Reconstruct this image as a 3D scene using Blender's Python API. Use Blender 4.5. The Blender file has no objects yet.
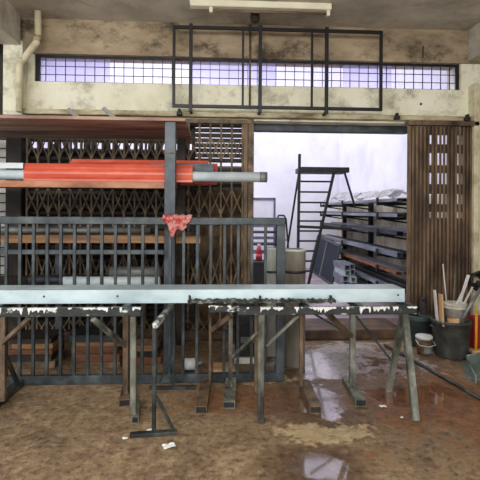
import bpy, bmesh, math, random
from mathutils import Vector, Matrix
random.seed(7)
sc = bpy.context.scene
COL = sc.collection
PI = math.pi

# ------------------------------------------------------------------ camera
F = 440.0
YAW, ROLL, H = math.radians(-3.0), math.radians(0.35), 1.5
CU, CV = 240.0, 210.0
cd = bpy.data.cameras.new('camera'); cam = bpy.data.objects.new('camera', cd); COL.objects.link(cam)
cd.sensor_width = 36.0; cd.lens = 36.0 * F / 480.0
cd.shift_y = (CV - 240.0) / 480.0
cd.clip_start = 0.05; cd.clip_end = 200
RM = Matrix.Rotation(YAW, 3, 'Z') @ Matrix.Rotation(PI / 2, 3, 'X') @ Matrix.Rotation(ROLL, 3, 'Z')
cam.matrix_world = Matrix.Translation((0, 0, H)) @ RM.to_4x4()
sc.camera = cam

def at(u, v, Y):
    d = RM @ Vector(((u - CU) / F, -(v - CV) / F, -1.0))
    t = Y / d.y
    return Vector((d.x * t, Y, H + d.z * t))
def X(u, Y, v=250): return at(u, v, Y).x
def Z(v, Y, u=240): return at(u, v, Y).z
def fl(u, v, z=0.0):
    d = RM @ Vector(((u - CU) / F, -(v - CV) / F, -1.0))
    t = (z - H) / d.z
    return Vector((d.x * t, d.y * t, z))

# ------------------------------------------------------------------ materials
def S(h):
    h = h.lstrip('#'); o = []
    for i in (0, 2, 4):
        c = int(h[i:i + 2], 16) / 255
        o.append(c / 12.92 if c <= .04045 else ((c + .055) / 1.055) ** 2.4)
    return (*o, 1)

def mat(name, cols, scale=6, rough=.6, metal=0, bump=0.0, detail=6, stretch=(1, 1, 1), pos=None, rvar=0.0, bscale=None, coat=0, grime=None):
    m = bpy.data.materials.new(name); m.use_nodes = True
    nt = m.node_tree; N = nt.nodes; L = nt.links
    b = N['Principled BSDF']
    b.inputs['Roughness'].default_value = rough; b.inputs['Metallic'].default_value = metal
    if coat: b.inputs['Coat Weight'].default_value = coat
    cols = [S(c) if isinstance(c, str) else c for c in cols]
    if len(cols) == 1 and not bump:
        b.inputs['Base Color'].default_value = cols[0]; return m
    tc = N.new('ShaderNodeTexCoord'); mp = N.new('ShaderNodeMapping'); mp.inputs['Scale'].default_value = stretch
    L.new(tc.outputs['Object'], mp.inputs['Vector'])
    n = N.new('ShaderNodeTexNoise'); n.inputs['Scale'].default_value = scale; n.inputs['Detail'].default_value = detail
    n.inputs['Roughness'].default_value = .62
    L.new(mp.outputs['Vector'], n.inputs['Vector'])
    r = N.new('ShaderNodeValToRGB')
    while len(r.color_ramp.elements) < len(cols): r.color_ramp.elements.new(.5)
    k = len(cols)
    for i, c in enumerate(cols):
        e = r.color_ramp.elements[i]
        e.position = pos[i] if pos else (.34 + .34 * i / max(1, k - 1)); e.color = c
    L.new(n.outputs['Fac'], r.inputs['Fac']); outc = r.outputs['Color']
    if grime:
        gs, gst, amt, dk = grime
        mp2 = N.new('ShaderNodeMapping'); mp2.inputs['Scale'].default_value = gst; mp2.inputs['Location'].default_value = (3.1, 1.7, .4)
        L.new(tc.outputs['Object'], mp2.inputs['Vector'])
        g = N.new('ShaderNodeTexNoise'); g.inputs['Scale'].default_value = gs; g.inputs['Detail'].default_value = 9; g.inputs['Roughness'].default_value = .72; g.inputs['Distortion'].default_value = .15
        L.new(mp2.outputs['Vector'], g.inputs['Vector'])
        gr = N.new('ShaderNodeValToRGB'); gr.color_ramp.elements[0].position = .36; gr.color_ramp.elements[0].color = S(dk)
        gr.color_ramp.elements[1].position = .50; gr.color_ramp.elements[1].color = (1, 1, 1, 1)
        L.new(g.outputs['Fac'], gr.inputs['Fac'])
        gm = N.new('ShaderNodeMix'); gm.data_type = 'RGBA'; gm.blend_type = 'MULTIPLY'; gm.inputs['Factor'].default_value = amt
        L.new(outc, gm.inputs['A']); L.new(gr.outputs['Color'], gm.inputs['B']); outc = gm.outputs['Result']
    L.new(outc, b.inputs['Base Color'])
    if rvar:
        mr = N.new('ShaderNodeMapRange'); mr.inputs['From Min'].default_value = .3; mr.inputs['From Max'].default_value = .7
        mr.inputs['To Min'].default_value = max(.03, rough - rvar); mr.inputs['To Max'].default_value = min(1, rough + rvar)
        L.new(n.outputs['Fac'], mr.inputs['Value']); L.new(mr.outputs['Result'], b.inputs['Roughness'])
    if bump:
        n2 = N.new('ShaderNodeTexNoise'); n2.inputs['Scale'].default_value = bscale or scale * 4; n2.inputs['Detail'].default_value = 5
        L.new(mp.outputs['Vector'], n2.inputs['Vector'])
        bp = N.new('ShaderNodeBump'); bp.inputs['Strength'].default_value = bump; bp.inputs['Distance'].default_value = .02
        L.new(n2.outputs['Fac'], bp.inputs['Height']); L.new(bp.outputs['Normal'], b.inputs['Normal'])
    return m

M = {}
M['cream'] = mat('cream_plaster', ['#a39d80', '#d8d4ba', '#e6e3cc', '#f0eddb'], 2.2, .85, bump=.25, stretch=(1, 1, .6), pos=[.27, .37, .5, .7], grime=(2.6, (1.1, 1, 1.3), .5, '#5f5644'))
M['dingy'] = mat('stained_plaster', ['#5d5040', '#86765f', '#9d8b72', '#b5a58a'], 2.6, .9, bump=.3, stretch=(.6, 1, 1.2), pos=[.3, .4, .52, .7], grime=(2.2, (1, 1, 1.6), .8, '#3a3026'))
M['ceil'] = mat('ceiling_plaster', ['#a09a8c', '#b9b3a5', '#cbc5b7'], 1.6, .9, bump=.15, grime=(1.1, (1, 1, 1), .5, '#6a6254'))
M['ledge'] = mat('ledge_plaster', ['#6b5a40', '#b3a888', '#d3cdb0'], 6, .85, bump=.3, stretch=(.4, 1, 1))
M['white'] = mat('white_wall', ['#d8d6e4', '#e6e4f0', '#edecf6'], 1.2, .8, bump=.05)
M['beige_dado'] = mat('beige_dado', ['#a89e8a', '#d6ccb6', '#e6ddc9'], 2.2, .85, bump=.2, grime=(2, (1, 1, 1), .6, '#5a5040'))
M['rear_floor'] = mat('rear_floor', ['#6e5f66', '#9a8b94', '#b3a6b2'], 2.0, .45, bump=.1, stretch=(1, 1, 1))
M['rear_side'] = mat('rear_side_wall', ['#6e675a', '#a79f8e', '#bfb8a8'], 1.8, .85, bump=.2)
M['lilac_glass'] = None
M['black_steel'] = mat('black_steel', ['#0d0e10', '#191b1e', '#26282b'], 12, .5, .3)
M['frame_black'] = mat('frame_black', ['#131315', '#1c1c1f'], 12, .45, .2)
M['gate_grey'] = mat('gate_grey', ['#272c2f', '#3b4245', '#535a5c'], 7, .45, .3, bump=.05, rvar=.1)
M['post_grey'] = mat('post_grey', ['#30363b', '#434a50', '#525960'], 6, .5, .3, bump=.05)
M['tan_steel'] = mat('tan_steel', ['#3a2f21', '#66543d', '#877257'], 9, .6, .1, bump=.1)
M['brown_steel'] = mat('brown_steel', ['#2c2118', '#564433', '#735e48', '#887259'], 5, .55, .1, bump=.1, stretch=(1, 1, .35))
M['lattice_brown'] = mat('lattice_brown', ['#2a1e15', '#4b3929', '#5f4a36'], 5, .6, stretch=(1, 1, .35))
M['dark_brown'] = mat('dark_brown', ['#15100c', '#2b221b', '#40352a'], 5, .7)
M['red'] = mat('red_paint', ['#b84a35', '#c95a44', '#d8745c'], 4, .36, 0, bump=.03, stretch=(.5, 2, 2))
M['dark_red'] = mat('dark_red_paint', ['#98332a', '#ac4034', '#bd5245'], 4, .5)
M['pipe_grey'] = mat('pipe_grey', ['#b0bcc1', '#c4cfd3', '#d3dce0'], 3, .45)
M['galv'] = mat('galvanised', ['#9db0b6', '#b6c8cd', '#c9d9dc'], 5, .36, .2, bump=.03, stretch=(.5, 1, 1), rvar=.08)
M['tube_blue'] = mat('tube_blue_grey', ['#5c616e', '#8a909d', '#b8bdc8'], 4, .35, .5, stretch=(1, .3, 1))
M['tube_dark'] = mat('tube_dark', ['#1c1d22', '#33353c', '#4c4e57'], 4, .45, .4, stretch=(1, .3, 1))
M['wood'] = mat('wood', ['#5e432b', '#8f6a45', '#b38d62'], 5, .65, bump=.1, stretch=(.25, 2, 4))
M['ply'] = mat('plywood_underside', ['#46302a', '#846557', '#a58775', '#c4aa98'], 3.2, .7, bump=.15, stretch=(.35, 1.6, 1), pos=[.28, .42, .55, .72])
M['shelf_edge'] = mat('shelf_edge', ['#6b3524', '#a06a4d', '#bd9276'], 5, .65, stretch=(.4, 1, 1))
M['rust'] = mat('rust', ['#2a211a', '#57432f', '#7c634a', '#9a8265'], 5, .8, bump=.3, pos=[.3, .42, .55, .7])
M['rust_plank'] = mat('rust_plank', ['#45291a', '#744a30', '#9a6a46'], 4, .7, bump=.15, stretch=(.3, 2, 2))
M['trestle'] = mat('trestle_steel', ['#2a2a24', '#57574d', '#76776b', '#989a8e'], 8, .6, .25, bump=.15, stretch=(1, 1, .5))
M['trestle_brown'] = mat('trestle_brown', ['#3a2c22', '#67533f', '#85705a'], 8, .6, .2, bump=.15, stretch=(1, 1, .5))
M['trestle_dark'] = mat('trestle_dark', ['#181b1b', '#2e3332', '#4c5350'], 8, .5, .3, bump=.1)
M['paint'] = mat('spattered_rail', ['#16191a', '#2a2f2f', '#9aa09c', '#dde0dd'], 20, .6, .1, bump=.3, pos=[.3, .58, .62, .7], stretch=(.5, 1, 1), detail=4)
M['paint_heavy'] = mat('heavy_paint', ['#23282a', '#5a5f5d', '#c9cdc9', '#e4e7e4'], 14, .6, .1, bump=.4, pos=[.3, .44, .5, .7], detail=4)
M['ragged'] = mat('ragged_bar', ['#0e0f0f', '#22251f', '#4b4f45', '#9aa19a'], 26, .7, .1, bump=.8, pos=[.3, .46, .56, .7])
M['drum_a'] = mat('drum_beige', ['#6e6a5f', '#928d7e', '#aba697'], 4, .5, .1, stretch=(1, 1, .4))
M['drum_b'] = mat('drum_pale', ['#a9aca4', '#c9ccc3', '#dadcd3'], 4, .45, .2, stretch=(1, 1, .4))
M['bin'] = mat('bin_black', ['#2b2c2b', '#40423f', '#595a55'], 7, .6, bump=.05)
M['bin_teal'] = mat('bin_teal', ['#202c2b', '#33423f', '#455653'], 7, .6)
M['bucket'] = mat('bucket_white', ['#a09c90', '#cbc7ba', '#dcd8cb'], 6, .55)
M['plastic_white'] = mat('plastic_white', ['#c4c4c2', '#dcdcda'], 6, .5)
M['rag'] = mat('rag', ['#c4473f', '#dd6a62', '#f0c4bd', '#e07068'], 22, .95, bump=.3)
M['tan_wood'] = mat('tan_board', ['#a9835a', '#c49c70', '#d0ac82'], 4, .7, stretch=(3, 3, .4))
M['rod_white'] = mat('rod_white', ['#b9b7b0', '#d4d2cb'], 6, .5)
M['rod_grey'] = mat('rod_grey', ['#5f615f', '#8b8d8a'], 6, .5, .3)
M['yellow'] = mat('yellow_handle', ['#c78a12', '#dfa51f'], 6, .5)
M['red_box'] = mat('red_box', ['#8e1420', '#b01f2c'], 6, .5)
M['green_grey'] = mat('dustpan', ['#5d6d65', '#7d8d84'], 6, .5, .3)
M['mesh_panel'] = mat('dark_screen', ['#353c4a', '#4a5364'], 30, .55, .2)
M['sheet_white'] = mat('plastic_sheet', ['#a9a6aa', '#d3d1d6', '#e4e2e8'], 6, .4, bump=.2)
M['dark'] = mat('dark_metal', ['#0c0c0d', '#191919', '#26241f'], 6, .6)
M['shutter'] = mat('shutter_slats', ['#221e1a', '#37312b', '#4a433b'], 4, .6, .2, stretch=(.3, 1, 2))
M['pale_slat'] = mat('pale_slats', ['#b8b6ae', '#d2d0c8'], 4, .6)
M['cream_pvc'] = mat('cream_pipe', ['#a69c7c', '#cbc3a3', '#d9d2b6'], 5, .5)
M['step'] = mat('step_concrete', ['#251a13', '#4d3828', '#6c5644'], 4, .6, bump=.3)
M['paper'] = mat('paper', ['#d8d8d4', '#ecece8'], 8, .8)
M['lamp_case'] = mat('lamp_casing', ['#d5cfb4', '#e6e1ca'], 4, .5)
M['lamp_under'] = mat('lamp_underside', ['#5a4634', '#7a644d'], 6, .6)
M['pinkred'] = mat('red_bag', ['#b0404e', '#d2707c'], 8, .7)
M['lilac_metal'] = mat('lilac_metal', ['#5a5670', '#7a7794'], 5, .5, .3)

def glass_mat(name, tint, diff=.5):
    m = bpy.data.materials.new(name); m.use_nodes = True
    nt = m.node_tree; N = nt.nodes; L = nt.links; N.remove(N['Principled BSDF'])
    o = N['Material Output']
    t = N.new('ShaderNodeBsdfTransparent'); t.inputs['Color'].default_value = S(tint)
    tl = N.new('ShaderNodeBsdfTranslucent'); tl.inputs['Color'].default_value = S(tint)
    g = N.new('ShaderNodeBsdfGlossy'); g.inputs['Roughness'].default_value = .25
    a = N.new('ShaderNodeMixShader'); a.inputs[0].default_value = diff
    L.new(t.outputs[0], a.inputs[1]); L.new(tl.outputs[0], a.inputs[2])
    c = N.new('ShaderNodeMixShader'); c.inputs[0].default_value = .06
    L.new(a.outputs[0], c.inputs[1]); L.new(g.outputs[0], c.inputs[2]); L.new(c.outputs[0], o.inputs['Surface'])
    return m
M['lilac_glass'] = glass_mat('lilac_glass', '#eceafd', .3)

M['clear_glass'] = glass_mat('clear_glass', '#f8f7ff', .08)
def floor_mat():
    m = bpy.data.materials.new('wet_concrete'); m.use_nodes = True
    nt = m.node_tree; N = nt.nodes; L = nt.links; b = N['Principled BSDF']
    tc = N.new('ShaderNodeTexCoord')
    def noise(scale, det=8, rough=.62, dist=0):
        n = N.new('ShaderNodeTexNoise'); n.inputs['Scale'].default_value = scale; n.inputs['Detail'].default_value = det
        n.inputs['Roughness'].default_value = rough; n.inputs['Distortion'].default_value = dist
        L.new(tc.outputs['Object'], n.inputs['Vector']); return n
    def ramp(src, stops):
        r = N.new('ShaderNodeValToRGB')
        while len(r.color_ramp.elements) < len(stops): r.color_ramp.elements.new(.5)
        for e, (p, c) in zip(r.color_ramp.elements, stops): e.position = p; e.color = S(c)
        L.new(src, r.inputs['Fac']); return r
    def mth(op, a, c, clamp=False):
        n = N.new('ShaderNodeMath'); n.operation = op; n.use_clamp = clamp
        for i, s in enumerate((a, c)):
            if isinstance(s, (int, float)): n.inputs[i].default_value = s
            else: L.new(s, n.inputs[i])
        return n.outputs[0]
    big = noise(1.1, 6, .6, .6); fine = noise(13, 12, .78); speck = noise(26, 6, .75); blot = noise(3.1, 7, .65, .8)
    c1 = ramp(blot.outputs['Fac'], [(.32, '#5c432b'), (.45, '#7d6043'), (.55, '#8f7452'), (.66, '#b0966e')])
    c2 = ramp(fine.outputs['Fac'], [(.36, '#40352a'), (.46, '#75634f'), (.55, '#96836a'), (.66, '#c4b394')])
    mx = N.new('ShaderNodeMix'); mx.data_type = 'RGBA'; mx.inputs['Factor'].default_value = .5
    L.new(c1.outputs['Color'], mx.inputs['A']); L.new(c2.outputs['Color'], mx.inputs['B'])
    sp = ramp(speck.outputs['Fac'], [(.36, '#3a3a3a'), (.48, '#ffffff')])
    mu = N.new('ShaderNodeMix'); mu.data_type = 'RGBA'; mu.blend_type = 'MULTIPLY'; mu.inputs['Factor'].default_value = .42
    L.new(mx.outputs['Result'], mu.inputs['A']); L.new(sp.outputs['Color'], mu.inputs['B'])
    # water lies where the slab dips: a wet tongue from the doorway to the camera
    sep = N.new('ShaderNodeSeparateXYZ'); L.new(tc.outputs['Object'], sep.inputs[0])
    def blob(cx, cy, rx, ry):
        dx = mth('DIVIDE', mth('SUBTRACT', sep.outputs[0], cx), rx); dy = mth('DIVIDE', mth('SUBTRACT', sep.outputs[1], cy), ry)
        return mth('SUBTRACT', 1.0, mth('SQRT', mth('ADD', mth('MULTIPLY', dx, dx), mth('MULTIPLY', dy, dy)), 0))
    p = [blob(*a) for a in WET]
    w = p[0]
    for q in p[1:]: w = mth('MAXIMUM', w, q)
    w = mth('ADD', w, mth('MULTIPLY', mth('SUBTRACT', big.outputs['Fac'], .5), 1.6))
    w = mth('ADD', w, mth('MULTIPLY', mth('SUBTRACT', blot.outputs['Fac'], .5), 1.8))
    wet = N.new('ShaderNodeMapRange'); wet.interpolation_type = 'SMOOTHSTEP'
    wet.inputs['From Min'].default_value = .1; wet.inputs['From Max'].default_value = .38
    L.new(w, wet.inputs['Value'])
    damp = N.new('ShaderNodeMapRange'); damp.interpolation_type = 'SMOOTHSTEP'
    damp.inputs['From Min'].default_value = -.7; damp.inputs['From Max'].default_value = .1
    L.new(w, damp.inputs['Value'])
    dk = N.new('ShaderNodeMix'); dk.data_type = 'RGBA'; dk.blend_type = 'MULTIPLY'
    L.new(mth('MULTIPLY', damp.outputs['Result'], .55), dk.inputs['Factor']); L.new(mu.outputs['Result'], dk.inputs['A']); dk.inputs['B'].default_value = S('#8a5f42')
    # pale concrete before the threshold has rear-room light painted into its colour
    def patch(prev, blobs, ca, cb, amt):
        q = blobs[0]
        for e in blobs[1:]: q = mth('MAXIMUM', q, e)
        cl = mth('ADD', q, mth('ADD', mth('MULTIPLY', mth('SUBTRACT', blot.outputs['Fac'], .5), 3.2), mth('MULTIPLY', mth('SUBTRACT', fine.outputs['Fac'], .5), 2.2)))
        cr = N.new('ShaderNodeMapRange'); cr.interpolation_type = 'SMOOTHSTEP'; cr.inputs['From Min'].default_value = .2; cr.inputs['From Max'].default_value = .5
        L.new(cl, cr.inputs['Value'])
        ce = ramp(fine.outputs['Fac'], [(.35, ca), (.6, cb)])
        cm = N.new('ShaderNodeMix'); cm.data_type = 'RGBA'; L.new(mth('MULTIPLY', cr.outputs['Result'], amt), cm.inputs['Factor'])
        L.new(prev.outputs['Result'], cm.inputs['A']); L.new(ce.outputs['Color'], cm.inputs['B']); return cm
    # rust run-off on the right, rear-room light painted pale before the threshold, dry tan patches
    cm = patch(dk, [blob(1.9, 3.3, 1.3, .9), blob(.2, 3.5, .6, .4)], '#4a2b18', '#8a5833', .75)
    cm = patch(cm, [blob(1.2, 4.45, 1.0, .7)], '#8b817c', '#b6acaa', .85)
    cm = patch(cm, [blob(.78, 2.95, .42, .2), blob(.42, 3.95, .35, .18), blob(2.2, 2.9, .25, .15)], '#98835f', '#cbb68c', .75)
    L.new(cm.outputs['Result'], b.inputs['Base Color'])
    r0 = mth('SUBTRACT', .72, mth('MULTIPLY', damp.outputs['Result'], .34))
    r1 = mth('SUBTRACT', r0, mth('MULTIPLY', wet.outputs['Result'], .30))
    L.new(r1, b.inputs['Roughness'])
    b.inputs['IOR'].default_value = 1.45
    L.new(wet.outputs['Result'], b.inputs['Coat Weight']); b.inputs['Coat Roughness'].default_value = .07; b.inputs['Coat IOR'].default_value = 2.2
    bp = N.new('ShaderNodeBump'); bp.inputs['Distance'].default_value = .02
    L.new(mth('SUBTRACT', .6, mth('MULTIPLY', wet.outputs['Result'], .53)), bp.inputs['Strength'])
    L.new(mth('ADD', fine.outputs['Fac'], mth('MULTIPLY', blot.outputs['Fac'], 1.5)), bp.inputs['Height'])
    L.new(bp.outputs['Normal'], b.inputs['Normal'])
    return m
WET = [(.78, 3.45, .3, .42), (.6, 2.56, .24, .2), (1.15, 4.3, .8, .5), (1.7, 3.5, .5, .3)]
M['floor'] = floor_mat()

# ------------------------------------------------------------------ builders
def box(bm, x0, x1, y0, y1, z0, z1, bev=0.0):
    b2 = bmesh.new()
    bmesh.ops.create_cube(b2, size=1)
    for v in b2.verts:
        v.co = Vector(((x0 + x1) / 2 + v.co.x * (x1 - x0), (y0 + y1) / 2 + v.co.y * (y1 - y0), (z0 + z1) / 2 + v.co.z * (z1 - z0)))
    if bev: bmesh.ops.bevel(b2, geom=b2.edges[:], offset=bev, segments=1, affect='EDGES')
    join(bm, b2)

def join(bm, b2):
    me = bpy.data.meshes.new('tmp'); b2.to_mesh(me); b2.free(); bm.from_mesh(me); bpy.data.meshes.remove(me)

def frame_of(p, q, up=None):
    d = (Vector(q) - Vector(p)).normalized()
    up = Vector(up) if up else (Vector((0, 0, 1)) if abs(d.z) < .95 else Vector((1, 0, 0)))
    s = d.cross(up).normalized(); t = s.cross(d).normalized()
    return d, s, t

def bar(bm, p, q, w, h, up=None, bev=None):
    """solid rectangular bar p-q, w sideways, h along 'up'"""
    p, q = Vector(p), Vector(q); d, s, t = frame_of(p, q, up)
    b2 = bmesh.new(); vs = []
    for e in (p, q):
        for a, c in ((-1, -1), (1, -1), (1, 1), (-1, 1)): vs.append(b2.verts.new(e + s * a * w / 2 + t * c * h / 2))
    for f in ((3, 2, 1, 0), (4, 5, 6, 7), (0, 1, 5, 4), (1, 2, 6, 5), (2, 3, 7, 6), (3, 0, 4, 7)): b2.faces.new([vs[i] for i in f])
    bev = min(w, h) * .08 if bev is None else bev
    if bev: bmesh.ops.bevel(b2, geom=b2.edges[:], offset=bev, segments=1, affect='EDGES')
    join(bm, b2)

def hollow(bm, p, q, w, h, t, up=None):
    """rectangular tube open at both ends"""
    p, q = Vector(p), Vector(q); d, s, u = frame_of(p, q, up); rings = []
    for e in (p, q):
        for kw, kh in ((w, h), (w - 2 * t, h - 2 * t)):
            rings.append([bm.verts.new(e + s * a * kw / 2 + u * c * kh / 2) for a, c in ((-1, -1), (1, -1), (1, 1), (-1, 1))])
    o0, i0, o1, i1 = rings
    for k in range(4):
        j = (k + 1) % 4
        bm.faces.new((o0[k], o0[j], o1[j], o1[k])); bm.faces.new((i0[j], i0[k], i1[k], i1[j]))
        bm.faces.new((o0[j], o0[k], i0[k], i0[j])); bm.faces.new((o1[k], o1[j], i1[j], i1[k]))

def tube(bm, pts, r, seg=12, inner=None, caps=True):
    pts = [Vector(p) for p in pts]; n = len(pts); rings = []; irings = []
    prev = None
    for i, p in enumerate(pts):
        d = (pts[min(i + 1, n - 1)] - pts[max(i - 1, 0)]).normalized()
        if prev is None: _, s, t = frame_of(p, p + d)
        else:
            s = (prev - d * prev.dot(d)).normalized(); t = s.cross(d).normalized()
        prev = s
        rings.append([bm.verts.new(p + (s * math.cos(2 * PI * k / seg) + t * math.sin(2 * PI * k / seg)) * r) for k in range(seg)])
        if inner: irings.append([bm.verts.new(p + (s * math.cos(2 * PI * k / seg) + t * math.sin(2 * PI * k / seg)) * inner) for k in range(seg)])
    for i in range(n - 1):
        for k in range(seg):
            j = (k + 1) % seg
            f = bm.faces.new((rings[i][k], rings[i][j], rings[i + 1][j], rings[i + 1][k])); f.smooth = True
            if inner:
                f = bm.faces.new((irings[i][j], irings[i][k], irings[i + 1][k], irings[i + 1][j])); f.smooth = True
    for e in (0, n - 1):
        if inner:
            for k in range(seg):
                j = (k + 1) % seg; bm.faces.new((rings[e][k], rings[e][j], irings[e][j], irings[e][k]))
        elif caps: bm.faces.new(rings[e])

def lathe(bm, c, prof, seg=28, sx=1, sy=1):
    c = Vector(c); rings = []
    for r, z in prof:
        if r < 1e-5: rings.append([bm.verts.new(c + Vector((0, 0, z)))]); continue
        rings.append([bm.verts.new(c + Vector((r * sx * math.cos(2 * PI * k / seg), r * sy * math.sin(2 * PI * k / seg), z))) for k in range(seg)])
    for a, b in zip(rings, rings[1:]):
        for k in range(seg):
            j = (k + 1) % seg
            vs = [a[k % len(a)]] + ([a[j]] if len(a) > 1 else []) + ([b[j]] if len(b) > 1 else []) + [b[k % len(b)]]
            if len(vs) > 2: f = bm.faces.new(vs); f.smooth = True

def extrude_profile(bm, prof, x0, x1, closed=False, thick=0.0):
    """prof: (y,z) points extruded along X; thin sheet given a thickness"""
    b2 = bmesh.new()
    a = [b2.verts.new((x0, y, z)) for y, z in prof]; b = [b2.verts.new((x1, y, z)) for y, z in prof]
    n = len(prof)
    for i in range(n if closed else n - 1):
        j = (i + 1) % n; b2.faces.new((a[i], a[j], b[j], b[i]))
    if closed: b2.faces.new(a); b2.faces.new(b[::-1])
    bmesh.ops.recalc_face_normals(b2, faces=b2.faces)
    if thick: bmesh.ops.solidify(b2, geom=b2.faces[:], thickness=thick)
    join(bm, b2)

def obj(name, bm, m, parent=None, origin=None, label=None):
    if parent is not None: o0 = parent['_w'] if '_w' in parent else None; org = Vector(o0) if o0 is not None else Vector(parent.location)
    else: org = Vector(origin) if origin is not None else Vector((0, 0, 0))
    bmesh.ops.recalc_face_normals(bm, faces=bm.faces)
    bmesh.ops.translate(bm, verts=bm.verts, vec=-org)
    me = bpy.data.meshes.new(name); bm.to_mesh(me); bm.free()
    me.materials.append(M[m] if isinstance(m, str) else m)
    o = bpy.data.objects.new(name, me); COL.objects.link(o)
    if parent is not None:
        o.parent = parent; WORG[o.name] = org
    else: o.location = org
    if label: o['label'] = label
    return o
WORG = {}
def sub(name, bm, m, part, label=None):
    """a sub-part: its own mesh under a part (parts sit at their thing's origin)"""
    org = WORG.get(part.name, Vector(part.location))
    bmesh.ops.recalc_face_normals(bm, faces=bm.faces)
    bmesh.ops.translate(bm, verts=bm.verts, vec=-org)
    me = bpy.data.meshes.new(name); bm.to_mesh(me); bm.free(); me.materials.append(M[m])
    o = bpy.data.objects.new(name, me); COL.objects.link(o); o.parent = part
    if label: o['label'] = label
    return o

def tag(o, label, cat, group=None):
    o['label'] = label; o['category'] = cat
    if group: o['group'] = group
    return o
def thing(name, label, cat, loc, group=None):
    o = bpy.data.objects.new(name, None); COL.objects.link(o); o.location = loc; o.empty_display_size = .1
    return tag(o, label, cat, group)
def struct(name, bm, m, parent=None):
    o = obj(name, bm, m, parent)
    if parent is None: o['kind'] = 'structure'
    return o
def B(): return bmesh.new()
def one(fn, *a, **k):
    bm = B(); fn(bm, *a, **k); return bm

# ------------------------------------------------------------------ setting
WY = 5.2                                   # face of the rear wall
zC = 3.69                                  # ceiling
zO = Z(122, WY, 330)                       # head of the opening
zW0, zW1 = Z(85.5, WY, 240), Z(58.5, WY, 240)
xL, xR = X(6, WY, 100), X(461, WY, 75)
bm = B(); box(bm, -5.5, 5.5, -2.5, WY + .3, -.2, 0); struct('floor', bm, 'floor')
bm = B(); box(bm, -5.5, 5.5, -0.8, WY + .3, zC, zC + .2); struct('ceiling', bm, 'ceil')
# rear wall: spandrel over the opening, piers at both ends
bm = B()
xp = X(27, WY, 60)
box(bm, xp, xR, WY, WY + .25, zO, zW0); box(bm, xp, X(34, WY, 70), WY + .02, WY + .25, zW0, zW1 + .1)
struct('wall_back', bm, 'cream')
bm = B(); box(bm, X(4, WY - .1, 60), xp, WY - .12, WY + .25, zO, zW1 + .1); struct('wall_pier_left', bm, 'cream')
bm = B(); box(bm, xR, 3.6, WY, WY + .25, 0, zW1 + .1); struct('wall_pier_right', bm, 'cream')
bm = B(); box(bm, -5.5, xL - .0, WY + .3, WY + .4, 0, zC); struct('wall_left', bm, 'dark_brown')
bm = B(); box(bm, xp - .2, 3.6, WY - .02, WY + .26, zW1, zC); struct('trim_1', bm, 'dingy')       # edge beam over the window
bm = B(); box(bm, -3.6, xp - .02, -.8, WY - .13, Z(49, WY, 27), zC); struct('trim_2', bm, 'ceil')    # left cross beam
bm = B(); box(bm, X(467, WY, 45), 3.9, -.8, WY - .03, Z(62, WY, 466), zC); struct('trim_3', bm, 'ceil')   # right cross beam
bm = B(); box(bm, X(20, 5.1), X(474, 5.1), WY - .09, WY, Z(117.5, 5.12, 250), Z(112.5, 5.12, 250), .008); struct('trim_4', bm, 'ledge')
# side wall on the right, well outside the frame, keeps the light to the left
bm = B(); box(bm, 3.6, 3.8, -.8, WY + .25, 0, zC); struct('wall_right', bm, 'dingy')
# sill step of the opening
bm = B(); box(bm, X(26, 5.1), X(404, 5.05), 5.04, WY + .4, 0, .115, .012); struct('trim_5', bm, 'step')
# rear room
RY = 10.5
RX = X(405, 5.35); RW = RX + .6
bm = B(); box(bm, -4, RW, WY + .4, RY, -.1, .11); struct('floor_rear', bm, 'rear_floor')
bm = B(); box(bm, -4.2, RW + .2, RY, RY + .2, 0, 6.2)
struct('wall_rear', bm, 'white')
bm = B(); box(bm, RW, RW + .2, WY + .3, RY, 0, 6.2); struct('wall_rear_right', bm, 'white')
bm = B(); box(bm, RW - .015, RW, WY + .3, RY, .11, 1.72); struct('trim_12', bm, 'beige_dado')
bm = B(); box(bm, -4.2, -4.0, WY + .3, RY, 0, 6.2); struct('wall_rear_left', bm, 'white')
# conduits on the rear wall joints
for u in (351, 369):
    bm = B(); x = X(u, RY); tube(bm, [(x, RY - .015, .11), (x, RY - .015, 4.2)], .012, 8)
    tag(obj('conduit', bm, 'lilac_metal', origin=(x, RY - .015, .11)),
        'thin grey conduit down the white rear wall, %s one' % ('left-hand' if u < 360 else 'right-hand'), 'conduit', 'conduits on the white wall')
# header bar inside the opening
bm = B(); box(bm, X(252, 5.42), X(406, 5.42), 5.38, 5.46, Z(133, 5.42, 330), Z(121, 5.42, 330) + .1, .01)
struct('trim_6', bm, 'gate_grey')

# upper window: frame, bars, pane
w = obj('window_1', one(box, X(34, WY, 70), xR, WY + .04, WY + .07, zW1 - .025, zW1), 'black_steel'); w['kind'] = 'structure'
def child(name, bm, m):
    me = bpy.data.meshes.new(name); bm.to_mesh(me); bm.free(); me.materials.append(M[m])
    o = bpy.data.objects.new(name, me); COL.objects.link(o); o.parent = w; return o
x0w, x1w = X(34, WY, 70), xR
bm = B(); box(bm, x0w, x0w + .05, WY + .04, WY + .07, zW0, zW1 - .025); box(bm, x1w - .04, x1w, WY + .04, WY + .07, zW0, zW1 - .025)
box(bm, x0w, x1w, WY + .04, WY + .07, zW0, zW0 + .015); child('window_frame', bm, 'black_steel')
bm = B(); nx = 45
for i in range(1, nx):
    x = x0w + (x1w - x0w) * i / nx; box(bm, x - .0035, x + .0035, WY + .05, WY + .062, zW0, zW1 - .025)
for k in range(1, 3):
    z = zW0 + (zW1 - .025 - zW0) * k / 3; box(bm, x0w, x1w, WY + .052, WY + .062, z - .0035, z + .0035)
child('window_bars', bm, 'black_steel')
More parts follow.
